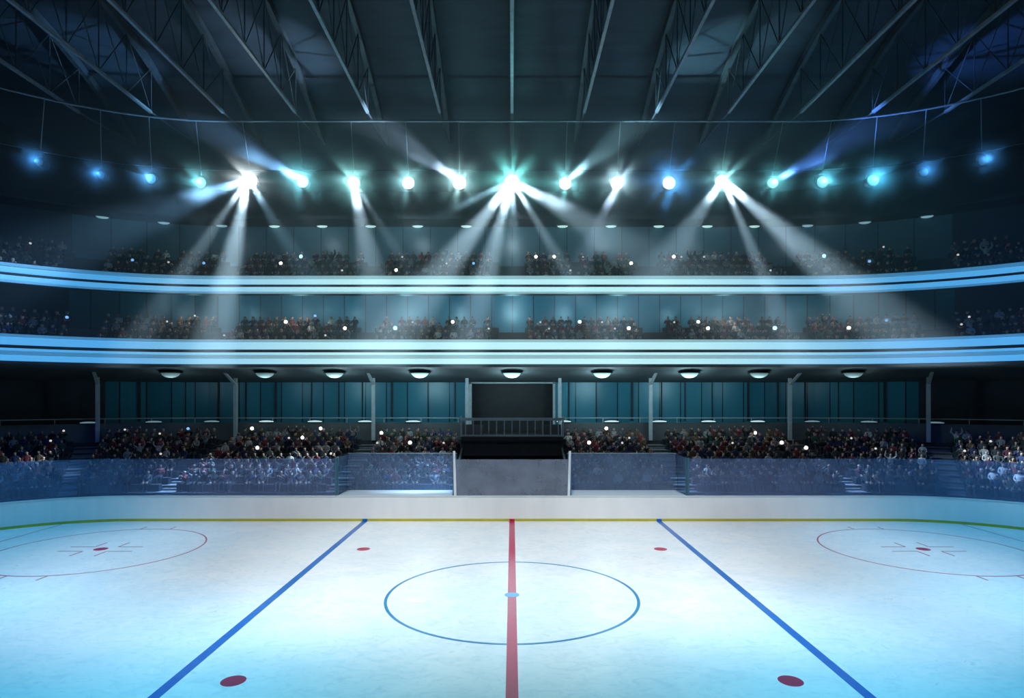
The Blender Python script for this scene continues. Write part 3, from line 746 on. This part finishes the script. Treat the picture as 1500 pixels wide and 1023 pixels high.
def add_face(v, f, mi):
    def bit(pts, m):
        n = len(v); v.extend(pts); f.extend([(n, n+1, n+2), (n, n+2, n+3), (n, n+3, n+1), (n+1, n+3, n+2)]); mi.extend([m]*4)
    yf = min(a[1] for a in v if a[2] > 1.1 and abs(a[0]) < .05 and a[1] > -.2)
    bit([(0, yf-.03, 1.155), (-.018, yf+.015, 1.15), (.018, yf+.015, 1.15), (0, yf+.015, 1.2)], 1)
    for sx in (-1, 1):
        x = sx*.034
        n = len(v); v.extend([(x-.013, yf-.003, 1.19), (x+.013, yf-.003, 1.19), (x+.013, yf-.003, 1.2), (x-.013, yf-.003, 1.2), (x, yf+.02, 1.195)])
        f.extend([(n, n+1, n+2, n+3), (n, n+4, n+1), (n+1, n+4, n+2), (n+2, n+4, n+3), (n+3, n+4, n)]); mi.extend([4]*5)
        bit([(sx*.088, .0, 1.2), (sx*.08, .03, 1.18), (sx*.08, -.01, 1.16), (sx*.105, .02, 1.2)], 1)
    n = len(v); v.extend([(-.022, yf+.002, 1.118), (.022, yf+.002, 1.118), (.022, yf+.002, 1.126), (-.022, yf+.002, 1.126), (0, yf+.03, 1.12)])
    f.extend([(n, n+1, n+2, n+3), (n, n+4, n+1), (n+1, n+4, n+2), (n+2, n+4, n+3), (n+3, n+4, n)]); mi.extend([4]*5)
TOPS = [('black', (.012, .012, .014), 9), ('charcoal', (.05, .052, .058), 7), ('dark red', (.16, .018, .025), 4), ('maroon', (.09, .015, .03), 4), ('brown', (.1, .055, .035), 4),
        ('navy', (.015, .025, .08), 4), ('grey', (.22, .22, .23), 3), ('pale', (.5, .48, .46), 2), ('dark green', (.02, .06, .045), 2)]
TM = [noisy('cloth_'+a.replace(' ', '_'), c, tuple(v*.7 for v in c), 8, .85) for a, c, _ in TOPS]
SKINM = [mat('skin_light', (.52, .3, .21), .55), mat('skin_tan', (.36, .19, .12), .55), mat('skin_deep', (.14, .07, .045), .55)]
HAIRM = [mat('hair_black', (.008, .006, .006), .5), mat('hair_brown', (.05, .025, .015), .5), mat('hair_fair', (.25, .17, .09), .5), mat('hair_grey', (.25, .25, .25), .5)]
TROU = mat('dark_trousers', (.015, .017, .025), .8); SHOE = mat('dark_shoes', (.01, .01, .012), .5)
wts = [t[2] for t in TOPS]
VAR = {(p_, s_): person_mesh(p_, s_) for p_ in POSE for s_ in (0, 1)}
for p_ in POSE: add_face(*VAR[(p_, 1)])

def seats(r0, z0, rise, n, aisles, tname, spacing=.6, margin=.88):
    out = []
    for i in range(n):
        r = r0+1.1*i if n != NROW else ROW0+PITCH*i
        z = z0+rise*i
        for bi, (a, c) in enumerate(spans(-(XS+ARC_L*1.1), XS+ARC_L*1.1, aisles)):
            a2, c2 = a+.35, c-.35
            s = a2; j = 0
            while s < c2:
                q = pt(s, r, z)
                if abs(q.x/q.y) < margin:
                    jx = random.uniform(-.03, .03)
                    a_ = path(s); q = pt(s+jx, r, z)
                    out.append(dict(tier=tname, row=i, block=bi, j=j, loc=q, rz=-math.atan2(a_[2], a_[3])+random.uniform(-.3, .3), s=s))
                    j += 1
                step = spacing if abs(s) < XS else spacing*ARC_L/r
                s += step*random.choice([1, 1, 1, 1, 1, 1, 2])
    return out
low = seats(ROW0, 1.2, .28, NROW, AISLES, 'lower')
mid = seats(16.9, 10.2, .6, 4, AIS2, 'middle')
upp = seats(18.9, 15.2, .75, 4, AIS2, 'upper')
ALL = low+mid+upp
for q in ALL:
    q['pose'] = random.choices(['sit', 'clap', 'cheer'], [6, 2, 1 if q['tier'] == 'lower' else .5])[0]
    q['top'] = random.choices(range(len(TOPS)), wts)[0]; q['skin'] = random.choices([0, 1, 2], [6, 3, 1])[0]; q['hair'] = random.choices(range(4), [4, 5, 2, 1])[0]
    h = q['loc']+Vector((0, -.3, 1.17)); q['hx'] = CX+h.x*F/h.y; q['hy'] = HY-(h.z-EYE)*F/h.y
FL = {'upper': [(33, 361, 'f'), (195, 388, 'b'), (302, 389, 'b'), (249, 377, 'f'), (413, 391, 'w'), (448, 380, 'B'), (500, 394, 'f'), (588, 396, 'w'), (590, 383, 'f'), (653, 385, 'f'), (693, 388, 'b'), (790, 381, 'w'), (813, 381, 'w'), (855, 381, 'f'), (833, 397, 'f'), (926, 394, 'w'), (985, 376, 'w'), (993, 384, 'f'), (1032, 382, 'f'), (1128, 397, 'f'), (1209, 381, 'B'), (1292, 370, 'f'), (1277, 381, 'b'), (1410, 378, 'f')],
      'middle': [(90, 468, 'b'), (245, 474, 'f'), (283, 473, 'f'), (312, 487, 'f'), (422, 480, 'w'), (461, 469, 'b'), (474, 485, 'f'), (516, 484, 'w'), (585, 481, 'B'), (606, 477, 'f'), (669, 477, 'w'), (711, 481, 'f'), (783, 477, 'f'), (801, 485, 'f'), (842, 476, 'w'), (882, 477, 'f'), (896, 489, 'f'), (917, 481, 'w'), (976, 482, 'f'), (1023, 476, 'w'), (1039, 483, 'w'), (1133, 478, 'B'), (1248, 479, 'w'), (1294, 474, 'b'), (1431, 463, 'f'), (1402, 477, 'f')],
      'lower': [(183, 633, 'f'), (86, 636, 'f'), (69, 650, 'f'), (239, 637, 'f'), (278, 634, 'b'), (240, 664, 'f'), (363, 632, 'w'), (377, 657, 'w'), (421, 645, 'f'), (448, 643, 'w'), (477, 628, 'w'), (482, 662, 'f'), (562, 635, 'w'), (553, 653, 'f'), (605, 649, 'w'), (648, 650, 'f'), (888, 634, 'w'), (864, 653, 'w'), (918, 644, 'f'), (908, 651, 'f'), (1071, 650, 'f'), (1097, 638, 'w'), (1140, 653, 'w'), (1180, 662, 'w'), (1248, 643, 'f'), (1283, 657, 'f'), (1420, 661, 'f'), (1458, 647, 'f')]}
shots = []
for tn, L_ in FL.items():
    pool = [q for q in ALL if q['tier'] == tn]
    for x, y, kd in L_:
        q = min((q for q in pool if not q.get('cam')), key=lambda q: (q['hx']-x)**2+(q['hy']-y)**2)
        q['cam'] = kd; q['pose'] = 'camera'; shots.append((tn, x, kd, q))
# the spectators above the glass are built one by one, the nearest first
vis = [q for q in low if q['hy'] < 676 and abs(q['loc'].x/q['loc'].y) < .83]
vis.sort(key=lambda q: q['loc'].y)
# those higher up show just as much of themselves: take whole rows until three hundred are reached
IND = vis[:300]
ids = {id(q) for q in IND}
print('seated: lower', len(low), 'above glass', len(vis), 'individual', len(IND), 'rows', sorted({q['row'] for q in IND}), 'all', len(ALL))
ORD = ['first', 'second', 'third', 'fourth', 'fifth', 'sixth', 'seventh', 'eighth', 'ninth', 'tenth', 'eleventh', 'twelfth', 'thirteenth', 'fourteenth', 'fifteenth', 'sixteenth', 'seventeenth', 'eighteenth', 'nineteenth', 'twentieth', 'twenty-first', 'twenty-second', 'twenty-third', 'twenty-fourth', 'twenty-fifth']
BLK = {}
for q in low: BLK.setdefault(q['block'], []).append(q['s'])
def blockname(bi):
    c = sum(BLK[bi])/len(BLK[bi])
    k = sorted(abs(sum(v)/len(v)) for b_, v in BLK.items() if (sum(v)/len(v) > 0) == (c > 0)).index(abs(c))
    return f'{["first", "second", "third", "fourth", "fifth"][k]} block {"left" if c < 0 else "right"} of tunnel'
R0 = min(q['row'] for q in IND)
PM = {}
def pmesh(q):
    key = (q['pose'], q['top'], q['skin'], q['hair'])
    if key not in PM:
        v, f, mi = VAR[(q['pose'], 1)]
        me = bpy.data.meshes.new('person'); me.from_pydata(v, [], f)
        for m in (TM[q['top']], SKINM[q['skin']], TROU, HAIRM[q['hair']], SHOE): me.materials.append(m)
        me.polygons.foreach_set('material_index', mi); me.polygons.foreach_set('use_smooth', [True]*len(f)); PM[key] = me
    return PM[key]
posew = {'sit': 'sitting', 'clap': 'clapping', 'cheer': 'arms raised', 'camera': 'camera-holding'}
cnt = {}
for q in sorted(IND, key=lambda q: (q['row'], q['s'])):
    key = (q['block'], q['row']); cnt[key] = cnt.get(key, 0)+1
    o = bpy.data.objects.new('person', pmesh(q)); COL.objects.link(o)
    o.location = q['loc']+Vector((0, 0, -.09+.09)); o.rotation_euler = (0, 0, q['rz'])
    tag(o, f'{posew[q["pose"]]} person in {TOPS[q["top"]][0].replace(" ", "-")}, {ORD[q["row"]-R0]} row above glass, {ORD[cnt[key]-1]} seat, {blockname(q["block"])}', 'person', 'spectators in the '+blockname(q['block']))
# everybody else in one mesh
V = []; Fc = []; MI = []; mats_all = TM+SKINM+[TROU]+HAIRM+[SHOE]
nT = len(TM)
for q in ALL:
    if id(q) in ids: continue
    v, f, mi = VAR[(q['pose'], 0)]; n0 = len(V); c, s = math.cos(q['rz']), math.sin(q['rz']); L0 = q['loc']
    V += [(L0.x+a*c-b_*s, L0.y+a*s+b_*c, L0.z+z) for a, b_, z in v]
    Fc += [tuple(n0+i for i in t) for t in f]
    mp = {0: q['top'], 1: nT+q['skin'], 2: nT+3, 3: nT+4+q['hair'], 4: nT+8}
    MI += [mp[i] for i in mi]
me = bpy.data.meshes.new('crowd'); me.from_pydata(V, [], Fc)
for m in mats_all: me.materials.append(m)
me.polygons.foreach_set('material_index', MI); me.polygons.foreach_set('use_smooth', [True]*len(Fc)); me.update()
o = bpy.data.objects.new('crowd', me); COL.objects.link(o)
tag(o, 'rest of the crowd, behind the rink glass and in both upper stands', 'crowd', kind='stuff')

# cameras and their flashes
FM = {'w': emit('flash_white', (1, .97, .9), 5), 'f': emit('flash_faint', (.8, .75, .7), .7), 'b': emit('flash_blue', (.2, .5, 1), 1.0), 'B': emit('flash_bright_blue', (.3, .75, 1), 3.0)}
FR = {'w': .125, 'f': .08, 'b': .11, 'B': .15}; FW = {'w': 'bright white', 'f': 'faint', 'b': 'blue', 'B': 'bright blue'}
body = {}
def cam_parts(kd):
    if kd in body: return body[kd]
    r = FR[kd]
    a = MB().box(-.09, .09, -.03, .03, -.055, .055); a.lathe([(.045, -.09), (.05, -.03)], (0, 0, 0), 'y', 12)
    oa = a.build('camera_body', M['housing']); 
    fl = MB().lathe([(r, -.012), (r*.85, -.05), (r*.4, -.06)], (0, -.06, r*.6+.04), 'y', 12)
    ob = fl.build('flash', FM[kd], None, True)
    COL.objects.unlink(oa); COL.objects.unlink(ob); body[kd] = (oa, ob); return body[kd]
for tn in FL:
    L_ = sorted([s for s in shots if s[0] == tn], key=lambda s: s[3]['hx'])
    half = len(L_)
    for k, (_, x, kd, q) in enumerate(L_):
        c, s = math.cos(q['rz']), math.sin(q['rz']); off = Vector((.41*s, -.41*c, 1.17))
        e = empty('camera', q['loc']+off, q['rz'])
        for src, nm in zip(cam_parts(kd), ('body', 'flash')):
            p = src.copy(); p.name = 'flash' if nm == 'flash' else 'camera_body'; p.parent = e; COL.objects.link(p)
        if k < half/2: ps = f'{ORD[k]} from the left end'
        else: ps = f'{ORD[half-1-k]} from the right end'
        tag(e, f'{FW[kd]} camera flash in the {tn} crowd, {ps}', 'camera', f'camera flashes in the {tn} crowd')
